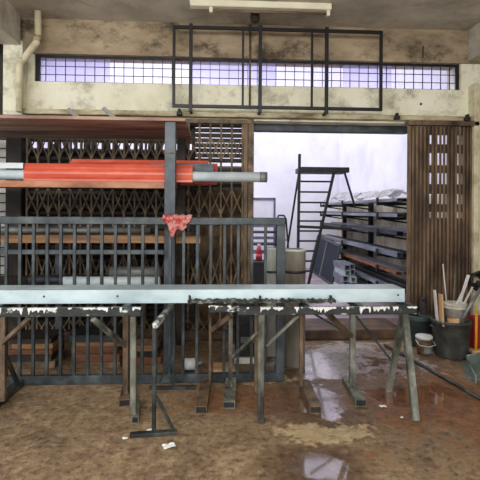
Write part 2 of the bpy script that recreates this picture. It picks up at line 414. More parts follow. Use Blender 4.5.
for (ua, ub, m) in ((34, 108, 'lilac_glass'), (108, 190, 'clear_glass'), (190, 278, 'lilac_glass'), (278, 345, 'clear_glass'), (345, 395, 'lilac_glass'), (395, 461, 'clear_glass')):
    bm = B(); box(bm, X(ua, WY, 70) + .002, X(ub, WY, 70) - .002, WY + .1, WY + .106, zW0, zW1); child('window_pane', bm, m)

# left jamb, and the post by the opening
bm = B(); box(bm, X(9, 5.2), X(25, 5.2), 5.1, 5.3, 0, zO, .01); struct('trim_7', bm, 'dark_brown')
bm = B(); box(bm, X(247, 5.15), X(253, 5.15), 5.1, 5.24, .115, zO, .006); struct('trim_8', bm, 'tan_steel')
bm = B(); box(bm, X(472, 5.1), X(477, 5.1), 5.06, 5.2, 0, Z(84, 5.1, 476), .006); struct('trim_9', bm, 'cream_pvc')

# pale slatted shutter at the far left
t = thing('roller_shutter', 'white slatted shutter at the far left edge beside the dark jamb', 'shutter', (X(0, 5.32), 5.32, 0))
for k in range(22):
    z = .046 + k * .105
    bm = B(); bar(bm, (X(-14, 5.3), 5.27, z), (X(10, 5.3), 5.27, z), .02, .09, bev=.008); obj('slat', bm, 'pale_slat', t)

# ------------------------------------------------------------------ shutter and rusty sheet behind the left scissor gate
t = thing('roller_shutter', 'dull grey roller shutter closed behind the left scissor gate', 'shutter', (X(130, 5.36), 5.36, .115))
zt = zO; x0, x1 = X(26, 5.36), X(247, 5.36)
def curtain(xa, xb, za, zb, n):
    bm = B(); prof = []
    for k in range(n):
        z = za + (zb - za) * k / n; dz = (zb - za) / n
        prof += [(5.36, z), (5.335, z + dz * .3), (5.335, z + dz * .7), (5.36, z + dz * .95)]
    extrude_profile(bm, prof, xa, xb, thick=.004)
    obj('curtain', bm, 'shutter', t)
xm = X(193, 5.36)
curtain(x0, xm, .115, Z(149, 5.36, 120), 26); curtain(x0, xm, Z(143, 5.36, 120), zt, 3)
curtain(xm, x1, .115, Z(166, 5.36, 220), 24)
for k in range(8):
    z = Z(161 - 5.0 * k, 5.36, 220); bm = B(); box(bm, xm, x1, 5.34, 5.36, z - .022, z + .029, .003); obj('open_slat', bm, 'shutter', t)
bm = B(); box(bm, xm - .02, xm + .02, 5.33, 5.37, .115, zt); obj('guide', bm, 'dark_brown', t)
for k in range(18):
    x = x0 + (xm - x0) * (k + .5) / 18 + random.uniform(-.03, .03); hw = random.uniform(.015, .045); bm = B(); box(bm, x - hw, x + hw, 5.345, 5.36, Z(150, 5.36, 120), Z(141, 5.36, 120)); obj('link', bm, 'shutter', t)
bm = B(); box(bm, x0, x1, 5.34, 5.38, zt, zt + .1); obj('shutter_box', bm, 'dark', t)

p0, p1 = at(196, 190, 5.3), at(243, 310, 5.24)
bm = B()
N_ = 10; vs = {}
for i in range(N_ + 1):
    for j in range(N_ + 1):
        s_, r_ = i / N_, j / N_
        vs[i, j] = bm.verts.new((p0.x + (p1.x - p0.x) * s_, 5.29 - .05 * r_ + .008 * math.sin(5 * s_ + 3 * r_), p0.z + (.12 - p0.z) * r_))
for i in range(N_):
    for j in range(N_): bm.faces.new((vs[i, j], vs[i + 1, j], vs[i + 1, j + 1], vs[i, j + 1]))
bmesh.ops.solidify(bm, geom=bm.faces[:], thickness=.006)
tag(obj('rusty_sheet', bm, 'rust', origin=((p0.x + p1.x) / 2, 5.24, .12)), 'rusty brown metal sheet standing behind the scissor gate, left of the opening', 'sheet')

# ------------------------------------------------------------------ scissor gates
GY = 5.12
t = thing('scissor_gate', 'tan lattice scissor gate drawn closed behind the loaded rack', 'gate', (X(140, GY), GY, .115))
zt = zO - .01
bm = B(); box(bm, X(25, GY), X(250, GY), GY - .03, GY + .03, zt - .05, zt, .004); obj('top_track', bm, 'tan_steel', t)
us = [27 + 10.75 * i for i in range(21)]
xs = [X(u, GY) for u in us]
for x in xs:
    bm = B(); box(bm, x - .011, x + .011, GY - .018, GY + .018, .13, zt - .05, .002); obj('upright', bm, 'tan_steel', t)
for (va, vb) in ((136, 160), (189, 214), (254, 290), (318, 335)):
    bm = B(); za, zb = Z(va, GY, 140), Z(vb, GY, 140)
    for a, b in zip(xs, xs[1:]):
        bar(bm, (a, GY - .024, za), (b, GY - .024, zb), .005, .015, bev=0); bar(bm, (a, GY - .03, zb), (b, GY - .03, za), .005, .015, bev=0)
    obj('lattice', bm, 'tan_steel', t)
bm = B(); box(bm, X(243, GY), X(247, GY), GY - .03, GY + .03, .13, zt - .05, .003); obj('lock_stile', bm, 'brown_steel', t)

t = thing('scissor_gate', 'brown scissor gate folded up tight at the right of the opening', 'gate', (X(438, GY), GY, 0))
zr = zO
bm = B(); box(bm, X(406, GY), X(476, GY), GY - .06, GY + .06, zr - .045, zr + .01, .004); obj('top_track', bm, 'brown_steel', t)
bm = B(); box(bm, X(406, GY), X(476, GY), GY - .05, GY + .05, 0, .03, .004); obj('bottom_track', bm, 'dark_brown', t)
n = 17
for i in range(n):
    u = 408.5 + 62.5 * i / (n - 1); x = X(u, GY); wd = .012 if i not in (0, n - 1) else .022
    bm = B(); box(bm, x - wd, x + wd, GY - .012 + .006 * (i % 2), GY + .012, .03, zr - .045, .004); obj('upright', bm, 'brown_steel', t)
def folded(name_bands, keep):
    for (za, zb) in name_bands:
        for i in range(n - 1):
            if (i in SEE) == keep:
                x = X(408.5 + 62.5 * (i + .5) / (n - 1), GY); bm = B(); box(bm, x - .016, x + .016, GY + .014, GY + .02, za, zb)
                obj('folded_lattice', bm, 'lattice_brown', t)
SEE = (5, 7, 8, 9, 12, 13)
zz = lambda v: Z(v, GY, 440)
folded(((.1, zr - .05),), False)
folded(((zz(135), zr - .05), (zz(153), zz(144)), (zz(173), zz(165)), (zz(194), zz(184)), (zz(212), zz(204)), (.1, zz(218))), True)
for u in (395, 465):
    x = X(u, 5.1); bm = B(); box(bm, x - .03, x + .03, GY - .08, GY - .02, zr + .012, zr + .055, .006); box(bm, x - .012, x + .012, GY - .08, GY - .02, zr + .055, zr + .09, .003)
    tag(obj('track_bracket', bm, 'dark', origin=(x, GY, zr)), 'small dark bracket on the ledge, %s' % ('above the folded gate corner by the opening' if u < 400 else 'above the far right end of the folded gate'), 'bracket', 'brackets over the gate track')
x = X(179, 5.1); bm = B(); box(bm, x - .03, x + .03, 5.02, 5.1, zr + .015, zr + .06, .006); box(bm, x - .015, x + .015, 5.02, 5.1, zr + .06, zr + .09, .003)
tag(obj('track_bracket', bm, 'dark', origin=(x, GY, zr)), 'small dark bracket on the ledge above the rack corner', 'bracket', 'brackets over the gate track')

# ------------------------------------------------------------------ pipes, light, frame on the wall
bm = B(); Yp = 5.02
path = [at(38, 14, Yp - .05), at(38, 38, Yp), at(37, 42, Yp), at(22, 61, Yp - .02), at(19.5, 66, Yp - .02), at(19.5, 112, Yp - .02)]
path[0].z = zC - .005; tube(bm, path, .037, 14)
t = thing('drain_pipe', 'cream plastic drain pipe with a crank running down the left pier', 'pipe', path[-1])
obj('pipe', bm, 'cream_pvc', t)
bm = B()
for a in (1, 3): tube(bm, [path[a] + Vector((0, 0, .03)), path[a] - Vector((.01, 0, .04))], .042, 14)
obj('collar', bm, 'ledge', t)
for (a, b) in (((68, 107), (80, 117)), ((103, 106), (116, 117))):
    p, q = at(*a, 4.3), at(*b, 4.3); p.z -= .02; q.z -= .02; bm = B(); bar(bm, p, q, .025, .04)
    tag(obj('steel_offcut', bm, 'rod_grey', origin=q), 'grey steel offcut leaning up off the top board, %s' % ('nearer the drain pipe' if a[0] < 90 else 'farther from the drain pipe'), 'offcut', 'offcuts on the top board')

# fluorescent batten
Yl = 4.62; xa, xb = X(190, Yl, 4), X(331, Yl, 6)
t = thing('fluorescent_fitting', 'cream fluorescent batten fixed under the ceiling', 'light', ((xa + xb) / 2, Yl, zC))
bm = B(); box(bm, xa, xb, Yl - .04, Yl + .05, zC - .07, zC, .008); obj('housing', bm, 'lamp_case', t)
bm = B(); tube(bm, [(xa + .25, Yl, zC - .1), (xb - .04, Yl, zC - .1)], .014, 12); obj('tube', bm, 'lamp_under', t)
for x in (xa + .22, xb - .03):
    bm = B(); box(bm, x - .018, x + .018, Yl - .02, Yl + .02, zC - .125, zC - .07, .004); obj('end_cap', bm, 'lamp_case', t)
p = at(255, 16, 4.87); bm = B(); lathe(bm, (p.x, 4.87, zC - .11), [(0, 0), (.045, .01), (.055, .04), (.05, .11), (0, .11)], 18)
tag(obj('junction_box', bm, 'dark_brown', origin=(p.x, 4.87, zC - .11)), 'round dark junction box on the ceiling near the fluorescent batten', 'box')
bm = B(); xj = X(250, 5.17, 60); tube(bm, [(xj, 5.166, zC - .01), (xj, 5.166, zO + .13)], .012, 8)
tag(obj('conduit', bm, 'tan_steel', origin=(xj, 5.166, zO + .13)), 'thin brown conduit down the wall behind the black hanging frame', 'conduit')
bm = B(); p, q = at(423, 46, 5.17), at(423, 58, 5.17); tube(bm, [p, q], .007, 8)
tag(obj('hook_rod', bm, 'dark', origin=q), 'short dark rod on the stained beam above the window, far right', 'hook')
p = at(421, 104, 5.19); bm = B(); lathe(bm, (p.x, 5.19, p.z), [(0, -.02), (.016, 0), (0, .02)], 10)
tag(obj('bolt_head', bm, 'dark', origin=(p.x, 5.19, p.z)), 'small dark bolt head in the cream wall under the window, right end', 'bolt')

# black steel grille frame hung in front of the window
FY = 5.0
a, b = at(174, 27.5, FY), at(381.5, 109, FY)
zT, zB = (Z(27.5, FY, 174) + Z(32, FY, 381)) / 2, (Z(105.5, FY, 174) + Z(110, FY, 381)) / 2
x0, x1 = X(174, FY, 60), X(381, FY, 60)
t = thing('window_grille', 'black square bar grille hung high across the window', 'grille', ((x0 + x1) / 2, FY, zB))
for nm, z in (('top_rail', zT), ('bottom_rail', zB)):
    bm = B(); box(bm, x0 - .016, x1 + .016, FY - .016, FY + .016, z - .018, z + .018, .003); obj(nm, bm, 'frame_black', t)
for u in (174, 243, 312, 381):
    x = X(u, FY, 60); r = .016 if u in (174, 381) else .012
    bm = B(); box(bm, x - r, x + r, FY - r, FY + r, zB + .018, zT - .018, .002); obj('upright', bm, 'frame_black', t)
for u in (191, 260, 326):
    x = X(u, FY, 60)
    bm = B(); box(bm, x - .02, x + .02, FY - .045, FY - .018, zB - .07, zT + .03, .003); obj('hanger_bar', bm, 'frame_black', t)
    bm = B(); box(bm, x - .014, x + .014, FY - .018, WY - .001, zB - .065, zB - .037, .002); obj('support_arm', bm, 'dark', t)

# ------------------------------------------------------------------ storage rack on the left
PY = 3.96
xP0, xP1 = X(164, PY), X(175, PY)
zB1 = Z(117, PY, 100)        # top board
zS = Z(180.5, PY, 90)        # shelf carrying the red channels
zS2 = Z(236, PY, 90)         # wooden shelf
xl = -2.75
t = thing('storage_rack', 'grey steel storage rack with boards behind the tall gate', 'rack', (X(90, PY), 4.4, 0))
def post(x0, x1, y0, y1, m='post_grey'):
    bm = B(); box(bm, x0, x1, y0, y1, 0, zB1 - .03, .004); obj('post', bm, m, t)
post(xP0, xP1, PY, PY + .09); post(xP0 + .03, xP1 + .02, 4.9, 4.98, 'dark_brown')
post(xl, xl + .09, PY, PY + .09); post(xl, xl + .09, 4.9, 4.98)
bm = B(); box(bm, X(56, 4.62), X(62, 4.62), 4.6, 4.65, 0, zS2 - .05, .004); obj('post', bm, 'post_grey', t)
bm = B(); box(bm, xl - .1, X(185, PY), PY - .03, 5.0, zB1 - .03, zB1, .003); obj('top_board', bm, 'ply', t, label='warped reddish brown board on top')
bm = B(); box(bm, xl, xP1, PY + .09, PY + .13, zS - .06, zS - .0, .004); obj('shelf_beam', bm, 'shelf_edge', t)
bm = B(); box(bm, xl, xP1, PY + .13, 4.95, zS - .03, zS - .002, .003); obj('shelf_board', bm, 'dark_brown', t)
bm = B(); box(bm, xl, X(200, PY), PY + .09, PY + .14, zS2 - .07, zS2 + .0, .004); obj('shelf_beam', bm, 'wood', t)
bm = B(); box(bm, xl, xP1, PY + .14, 4.95, zS2 - .04, zS2, .003); obj('shelf_board', bm, 'wood', t)
zS3 = Z(292, PY, 90)
bm = B(); box(bm, xl, xP1, PY + .09, 4.95, zS3 - .05, zS3, .004); obj('shelf_board', bm, 'dark_brown', t)
bm = B(); p, q = at(164, 153, PY - .004), at(175, 152, PY - .004); box(bm, xP0 - .004, xP1 + .004, PY - .006, PY + .004, p.z - .005, p.z + .008); obj('weld_strap', bm, 'tan_steel', t)

# red channels and the long grey pipe
def channel_profile(y0, z0, h, d):
    """front of a ribbed C-channel, opening to the back"""
    return [(y0 + d, z0), (y0, z0), (y0, z0 + h * .12), (y0 + d * .12, z0 + h * .17), (y0 + d * .05, z0 + h * .24), (y0 - d * .02, z0 + h * .4),
            (y0 - d * .02, z0 + h * .52), (y0 + d * .05, z0 + h * .64), (y0 + d * .14, z0 + h * .68), (y0 + d * .1, z0 + h * .8), (y0 + d * .3, z0 + h), (y0 + d, z0 + h)]
RYc = 4.12
bm = B(); extrude_profile(bm, channel_profile(RYc, zS + .002, .165, .12), X(23, RYc), X(192, RYc), thick=.006)
tag(obj('red_channel', bm, 'red', origin=(X(100, RYc), RYc, zS)), 'red ribbed steel channel at the front of the shelf, around the grey pipe', 'channel', 'red channels on the rack shelf')
Y2 = 4.38
bm = B(); extrude_profile(bm, channel_profile(Y2, zS + .0, .21, .1), X(68, Y2), X(217, Y2), thick=.006)
tag(obj('red_channel', bm, 'dark_red', origin=(X(140, Y2), Y2, zS)), 'darker red steel channel behind, reaching farthest right past the post', 'channel', 'red channels on the rack shelf')
Y3 = 4.53
bm = B(); extrude_profile(bm, channel_profile(Y3, zS + .0, .255, .1), X(70, Y3), X(208, Y3), thick=.006)
tag(obj('red_channel', bm, 'red', origin=(X(140, Y3), Y3, zS)), 'hindmost red steel channel showing only its top edge', 'channel', 'red channels on the rack shelf')
bm = B(); box(bm, X(150, 4.3), X(213, 4.3), 4.27, 4.36, zS + .17, zS + .195, .003); box(bm, X(150, 4.3), X(213, 4.3), 4.27, 4.275, zS + .12, zS + .17); box(bm, X(150, 4.3), X(180, 4.3), 4.3, 4.36, zS, zS + .17)
tag(obj('steel_angle', bm, 'post_grey', origin=(X(180, 4.3), 4.3, zS)), 'dark grey steel angle poking out between the red channels', 'angle bar')
py_ = RYc + .072; pz = zS + .062
ta = thing('long_pipe', 'long light grey plastic pipe on the shelf inside the red channel', 'pipe', (X(130, py_), py_, pz))
bm = B(); tube(bm, [(X(-20, py_), py_, pz), (X(260, py_), py_, pz)], .048, 20, inner=.043); obj('barrel', bm, 'pipe_grey', ta)
bm = B(); tube(bm, [(X(259, py_), py_, pz), (X(266.5, py_), py_, pz)], .05, 20, inner=.042); obj('end_socket', bm, 'rod_grey', ta)
bm = B(); extrude_profile(bm, [(RYc, zS + .115), (RYc, zS + .165), (RYc + .1, zS + .168)], X(-20, RYc), X(22.5, RYc), thick=.004)
tag(obj('metal_sheet', bm, 'pipe_grey', origin=(X(5, RYc), RYc, zS + .12)), 'pale folded metal sheet above the grey pipe at the left edge', 'sheet')

# things on the lower shelves behind the gate
k = 0
for (u0, u1, Y, dz, r, m, lb) in ((-20, 150, 4.25, 0, .03, 'rod_grey', 'grey steel tube on the wooden shelf, front of three'),
                                (-20, 158, 4.36, 0, .03, 'tube_dark', 'dark steel tube on the wooden shelf, middle of three'),
                                (-20, 140, 4.47, 0, .03, 'rod_grey', 'grey steel tube on the wooden shelf, rear of three')):
    bm = B(); tube(bm, [(X(u0, Y), Y, zS2 + r + .002), (X(u1, Y), Y, zS2 + r + .002)], r, 14, inner=r * .85)
    tag(obj('steel_tube', bm, m, origin=(X(60, Y), Y, zS2)), lb, 'tube', 'tubes on the wooden shelf')
spots = [(64, 160, 4.2, 0, .05, 'pipe_grey', 'thick pale tube on the lower rack shelf, bottom front'),
         (30, 152, 4.31, 0, .05, 'tube_dark', 'thick dark tube on the lower rack shelf, behind the pale one'),
         (110, 160, 4.255, .087, .05, 'rod_grey', 'thick grey tube resting on top of two on the lower rack shelf')]
for (u0, u1, Y, dz, r, m, lb) in spots:
    bm = B(); tube(bm, [(X(u0, Y), Y, zS3 + r + dz + .001), (X(u1, Y), Y, zS3 + r + dz + .001)], r, 16, inner=r * .88)
    tag(obj('steel_tube', bm, m, origin=(X((u0 + u1) / 2, Y), Y, zS3 + dz)), lb, 'tube', 'thick tubes on the lower shelf')
# stacked rusty planks near the floor
def stack(u0, u1, Y, dep, z0, rows, mats, words):
    z = z0
    for i in range(rows):
        h = random.choice((.045, .06, .07)); m = mats[i % len(mats)]
        a = random.uniform(-3, 3); b = random.uniform(-3, 3)
        bm = B(); box(bm, X(u0 + a, Y), X(u1 + b, Y), Y + random.uniform(-.015, .015), Y + dep, z, z + h - .002, .004)
        pos = 'lowest' if i == 0 else ('topmost' if i == rows - 1 else ('second from the floor' if i == 1 else ('third from the floor' if i == 2 else 'fourth from the floor')))
        nice = {'rust_plank': 'rusty orange', 'wood': 'orange brown', 'dark_brown': 'dark brown', 'tan_steel': 'tan', 'gate_grey': 'grey', 'rust': 'dark rusty'}[m]
        tag(obj('plank', bm, m, origin=(X((u0 + u1) / 2, Y), Y, z)), '%s plank, %s in the %s' % (nice, pos, words), 'plank', 'planks in the ' + words)
        z += h
stack(10, 54, 4.22, .34, 0, 5, ['tan_steel', 'dark_brown', 'rust_plank', 'wood', 'dark_brown'], 'floor stack left of the inner post')
stack(72, 118, 4.22, .34, 0, 5, ['rust', 'rust_plank', 'rust_plank', 'wood', 'gate_grey'], 'floor stack right of the inner post')
stack(126, 160, 4.3, .35, 0, 4, ['rust_plank', 'dark_brown', 'wood', 'rust'], 'floor stack beside the rack post')

# dark welding cabinet and low platform by the drums
c0 = at(236, 372, 4.35); c1 = at(262, 372, 4.35)
t = thing('machine_cabinet', 'dark machine cabinet low behind the gate, left of the drums', 'machine', ((c0.x + c1.x) / 2, 4.35, 0))
bm = B(); box(bm, c0.x, c1.x - .03, 4.3, 4.7, .06, .62, .012); obj('body', bm, 'dark', t)
bm = B(); box(bm, c0.x - .02, c1.x - .02, 4.27, 4.72, 0, .06, .006); obj('plinth', bm, 'bucket', t)
bm = B(); box(bm, c0.x + .04, c1.x - .07, 4.285, 4.302, .2, .26, .004); obj('handle', bm, 'rod_grey', t)
bm = B(); box(bm, c0.x + .03, c1.x - .06, 4.288, 4.302, .38, .55, .004); obj('front_panel', bm, 'tube_dark', t)

t = thing('small_motor', 'small white motor lying on the floor behind the gate foot', 'motor', at(191, 373, 4.1))
t.location.z = 0
mx, my = t.location.x, 4.12; t.location.y = my
bm = B(); tube(bm, [(mx - .07, my, .06), (mx + .04, my, .06)], .055, 16); obj('casing', bm, 'plastic_white', t)
bm = B(); tube(bm, [(mx + .04, my, .06), (mx + .11, my, .075)], .018, 10); obj('shaft', bm, 'rod_grey', t)
bm = B(); box(bm, mx - .06, mx + .03, my - .05, my + .05, 0, .012); obj('foot', bm, 'dark', t)
p = at(228, 372, 4.1); bm = B(); box(bm, X(214, 4.1), X(236, 4.1), 4.05, 4.25, 0, .03, .006)
tag(obj('cardboard_sheet', bm, 'tan_wood', origin=(p.x, 4.15, 0)), 'flat tan board lying on the floor beside the machine cabinet', 'board')

# ------------------------------------------------------------------ tall grey gate
TY = 3.84
zT0, zT1 = Z(224.5, TY, 140), Z(217, TY, 140)
zB0, zB1_ = 0.002, Z(374, TY, 140)
zM = Z(252, TY, 90)
xg0, xg1 = X(-9, TY), X(285, TY)
t = thing('steel_gate', 'tall grey steel bar gate standing across the rack', 'gate', ((xg0 + xg1) / 2, TY, 0))
bm = B(); box(bm, xg0, xg1, TY - .025, TY + .025, zT0, zT1, .005); obj('top_rail', bm, 'gate_grey', t)
bm = B(); box(bm, xg0, xg1, TY - .025, TY + .025, zB0, zB1_, .005); obj('bottom_rail', bm, 'gate_grey', t)
bm = B(); box(bm, xg0 + .05, X(164, TY), TY - .012, TY + .022, zM - .02, zM + .02, .003); obj('middle_rail', bm, 'gate_grey', t)
for nm, a, b in (('end_post', xg0, xg0 + .07), ('end_post', X(276.5, TY), xg1)):
    bm = B(); box(bm, a, b, TY - .024, TY + .024, zB1_, zT0, .004); obj(nm, bm, 'gate_grey', t)
for i in range(20):
    x = X(7 + 13.6 * i, TY)
    if x > X(272, TY): break
    bm = B(); hw = .0125; box(bm, x - hw, x + hw, TY - .02, TY + .006, zB1_, zT0, .002); obj('baluster', bm, 'gate_grey', t)

# red rag draped over the top rail
bm = B(); nx, ny = 22, 16; vs = {}
c = at(175, 217, TY); yf = TY - .025
for i in range(nx + 1):
    for j in range(ny + 1):
        s_ = i / nx; r_ = j / ny
        ln = .05 + .12 * math.exp(-((s_ - .4) / .2) ** 2) + .07 * math.exp(-((s_ - .8) / .2) ** 2)
        x = c.x - .105 + .25 * s_ + .03 * (r_ - .3) * (.3 - s_) * 3 + .01 * math.sin(9 * r_ + 4 * s_)
        if r_ < .3:
            y = TY + .03 - .066 * r_ / .3; z = zT1 + .006 + .012 * math.sin(13 * s_ + 2) ** 2 + .01 * math.sin(r_ / .3 * PI)
        else:
            q_ = (r_ - .3) / .7; y = yf - .012 - .016 * math.sin(17 * s_ + 3 * q_) ** 2 - .01 * q_; z = zT1 + .004 - ln * q_ + .01 * math.sin(11 * s_)
        vs[i, j] = bm.verts.new((x, y, z))
for i in range(nx):
    for j in range(ny):
        f = bm.faces.new((vs[i, j], vs[i + 1, j], vs[i + 1, j + 1], vs[i, j + 1])); f.smooth = True
bmesh.ops.solidify(bm, geom=bm.faces[:], thickness=.003)
tag(obj('rag', bm, 'rag', origin=(c.x, TY, zT1)), 'crumpled red and white rag draped over the tall gate top rail', 'cloth')

# ------------------------------------------------------------------ drums
for (u, Y, rp, vt, m, lb) in ((294.5, 4.25, 11.2, 249, 'drum_a', 'tall beige grey drum with a dark band, right of the gate end post'),
                              (272.5, 4.55, 8.6, 247.5, 'drum_b', 'tall pale drum with a dark band, left of the gate end post')):
    r = rp * Y / F; x = X(u, Y); zt = Z(vt, Y, u); zb = Z(271, Y, u)
    t = thing('drum', lb, 'drum', (x, Y, 0), 'drums by the gate')
    bm = B(); lathe(bm, (x, Y, 0), [(0, .002), (r, .002), (r, zt - .015), (r * 1.02, zt - .012), (r * 1.02, zt), (r * .95, zt), (r * .93, zt - .015), (0, zt - .012)], 32); obj('shell', bm, m, t)
    bm = B(); lathe(bm, (x, Y, zb), [(r + .0, -.012), (r + .004, -.012), (r + .004, .012), (r, .012)], 32); obj('band', bm, 'dark', t)
    bm = B(); lathe(bm, (x, Y, zt - .02), [(r, 0), (r + .006, .004), (r + .006, .02), (r - .008, .024), (r - .012, .018)], 32); obj('rim', bm, 'drum_b', t)  # paler rim colour imitates light catching the drum's top edge
    bm = B(); lathe(bm, (x + r * .4, Y - r * .2, zt - .012), [(0, 0), (.022, 0), (.022, .018), (0, .018)], 12); obj('cap', bm, 'dark', t)

# ------------------------------------------------------------------ trestles and the long beam
zR = .813
def rail_z(): return zR
def leg(t, p, q, w, d, m='trestle'):
    bm = B(); bar(bm, p, q, w, d, up=(0, 1, 0) if abs((Vector(q) - Vector(p)).normalized().y) < .9 else None); return obj('leg', bm, m, t)
def foot(t, p, q, w, h, m='trestle_brown'):
    p = Vector((p.x, p.y, h / 2 + .001)); q = Vector((q.x, q.y, h / 2 + .001))
    bm = B(); hollow(bm, p, q, w, h, .005); o = obj('foot', bm, m, t); d = (p - q).normalized(); bd = B(); bar(bd, q, p - d * .012, w - .012, h - .012, bev=0); sub('shade_plug', bd, 'dark', o, 'dark plug painted as shade inside the tube'); return o  # dark plug in the tube stands in for the shade of its hollow
def brace(t, p, q, w, m='trestle'):
    bm = B(); bar(bm, p, q, w, w); return obj('brace', bm, m, t)
def rail(t, nm, x0, x1, y0, y1, z0, z1, m='paint', drips=0, seed=1):
    bm = B(); box(bm, x0, x1, y0, y1, z0, z1, .004); o = obj(nm, bm, m, t)
    if drips:
        rd = random.Random(seed); bd = B()
        L_ = x1 - x0; n = max(40, int(L_ / .008)); ph = [rd.uniform(0, 6) for _ in range(4)]
        dp = []
        for k in range(n + 1):
            x = L_ * k / n
            d = .005 + .005 * math.sin(x * 17 + ph[0]) + .005 * math.sin(x * 53 + ph[1]) + .004 * math.sin(x * 131 + ph[2]) + rd.uniform(-.004, .004)
            dp.append(d)
        for _ in range(drips):
            k = rd.randrange(2, n - 2); l = rd.uniform(.012, .04)
            if dp[k] > .003: dp[k] += l * .8; dp[k + 1] += l * rd.uniform(.2, .6)
        tp = [rd.uniform(.004, .03) for _ in range(n + 1)]
        for k in range(n):
            if dp[k] < .0025 or dp[k + 1] < .0025: continue
            xa, xb_ = x0 + L_ * k / n, x0 + L_ * (k + 1) / n
            da, db = z1 - min(dp[k], z1 - z0 - .002), z1 - min(dp[k + 1], z1 - z0 - .002); e = .0025
            v = [bd.verts.new(q) for q in ((xa, y0 - e, da), (xb_, y0 - e, db), (xb_, y0 - e, z1 + e), (xa, y0 - e, z1 + e), (xb_, y0 + tp[k + 1], z1 + e), (xa, y0 + tp[k], z1 + e))]
            bd.faces.new((v[0], v[1], v[2], v[3])); bd.faces.new((v[3], v[2], v[4], v[5]))
        bmesh.ops.remove_doubles(bd, verts=bd.verts, dist=1e-6)
        bmesh.ops.solidify(bd, geom=bd.faces[:], thickness=.002)
        sub('paint_drips', bd, 'plastic_white', o, 'white paint drips')['kind'] = 'stuff'
    return o

# left trestle
t = thing('trestle', 'paint splashed steel trestle under the left end of the long beam', 'trestle', (X(70, 3.3), 3.3, 0), 'trestles')
xa0, xa1 = X(-14, 3.1), X(141, 3.1)
rail(t, 'front_rail', xa0, xa1, 3.1, 3.15, zR - .06, zR, 'paint', 26, 3)
rail(t, 'rear_rail', xa0, X(131, 3.5), 3.47, 3.52, zR - .05, zR, 'trestle_dark')
for u in (4, 130):
    bm = B(); box(bm, X(u, 3.3) - .025, X(u, 3.3) + .025, 3.15, 3.47, zR - .05, zR, .004); obj('cross_bar', bm, 'trestle_dark', t)
pf = fl(134, 413); leg(t, (X(134, 3.13), 3.13, zR - .06), (X(134.5, 3.16), 3.16, .05), .04, .04)
pr = 3.5; leg(t, (X(126.5, pr), pr, zR - .05), (X(126.5, pr), pr, .05), .042, .042, 'trestle_brown')
foot(t, fl(124.5, 407), fl(128.5, 389), .085, .055); foot(t, fl(135, 424), fl(137, 404), .05, .05, 'trestle')
leg(t, (X(4, pr), pr, zR - .05), (X(4, pr - .1), pr - .1, .05), .04, .04, 'trestle_brown'); leg(t, (X(-10, 3.13), 3.13, zR - .06), (X(-10, 3.16), 3.16, .0), .04, .04)
foot(t, fl(-8, 411), fl(20, 386), .06, .055, 'trestle_dark')
brace(t, at(31, 317, 3.13), at(3, 343, 3.4), .03, 'trestle_brown'); brace(t, at(93, 319, 3.13), at(125, 346, 3.49), .035)
brace(t, at(6, 356, 3.45), at(18, 385, 3.66), .028, 'trestle_dark')

# small trestle end-on, in the middle
t = thing('trestle', 'small narrow trestle seen end-on in front of the rack post', 'trestle', fl(155, 432), 'trestles')
t.location.z = 0
pa = at(155, 326, 2.95); pb = at(171, 306, 3.72)
bm = B(); bar(bm, pa, pb, .035, .04); o = obj('top_bar', bm, 'paint_heavy', t)
leg(t, (X(155, 2.97), 2.97, pa.z - .02), (X(155, 2.97), 2.97, .025), .027, .027, 'trestle_dark')
p3 = 3.7; leg(t, (X(174.5, p3), p3, pb.z - .02), (X(174.5, p3), p3, .02), .024, .024, 'trestle_dark')
bm = B(); a, b = fl(130, 437), fl(177, 434); bar(bm, (a.x, a.y, .013), (b.x, b.y, .013), .045, .024); obj('base_bar', bm, 'trestle_dark', t)
bm = B(); a, b = fl(150, 388), fl(196, 386); bar(bm, (a.x, 3.7, .013), (b.x, 3.7, .013), .04, .024); obj('base_bar', bm, 'trestle_dark', t)
brace(t, at(156.5, 397, 2.97), at(174, 431, 2.98), .02, 'trestle_dark'); brace(t, at(160, 381, 3.7), at(174, 355, 3.7), .018, 'trestle_dark')

# long right trestle
t = thing('trestle', 'long steel trestle with many legs under the right half of the beam', 'trestle', (X(310, 3.3), 3.3, 0), 'trestles')
rail(t, 'front_rail', X(238, 3.08), X(417.5, 3.08), 3.08, 3.13, zR - .052, zR, 'paint', 30, 5)
rail(t, 'front_rail', X(209, 3.16), X(239, 3.16), 3.14, 3.18, zR - .045, zR, 'paint', 5, 8)
rail(t, 'rear_rail', X(205, 3.6), X(402, 3.6), 3.58, 3.63, zR - .05, zR, 'trestle_dark')
for u in (213, 262, 302, 353, 402):
    bm = B(); x = X(u, 3.35); box(bm, x - .02, x + .02, 3.13, 3.58, zR - .045, zR, .003); obj('cross_bar', bm, 'trestle_dark', t)
leg(t, (X(261.5, 3.1), 3.1, zR - .05), (X(261.5, 3.1), 3.1, 0), .048, .045)
leg(t, (X(256.5, 3.6), 3.6, zR - .05), (X(257, 3.6), 3.6, 0), .03, .03, 'trestle_brown')
for (ul, Yl_, w, m, f0, f1, fw, fh) in ((210.7, 3.72, .022, 'trestle_brown', (201, 414), (206.5, 384), .085, .055),
                                       (231.2, 3.6, .034, 'trestle', (229, 409), (231, 384), .09, .055),
                                       (301.7, 3.6, .03, 'trestle_brown', (316, 414), (304, 386), .085, .055),
                                       (353, 3.6, .045, 'trestle', (361, 407), (347, 383), .085, .055)):
    a, b = fl(*f0), fl(*f1)
    foot(t, a, b, fw, fh, 'trestle_brown' if w < .034 else 'trestle')
    xx = X(ul, Yl_); leg(t, (xx, Yl_, zR - .05), (xx, Yl_, .05), w, w, m)
leg(t, at(403, 316, 3.35), fl(388.5, 391), .045, .045); leg(t, at(404.5, 314, 3.32), fl(416, 421), .048, .045)
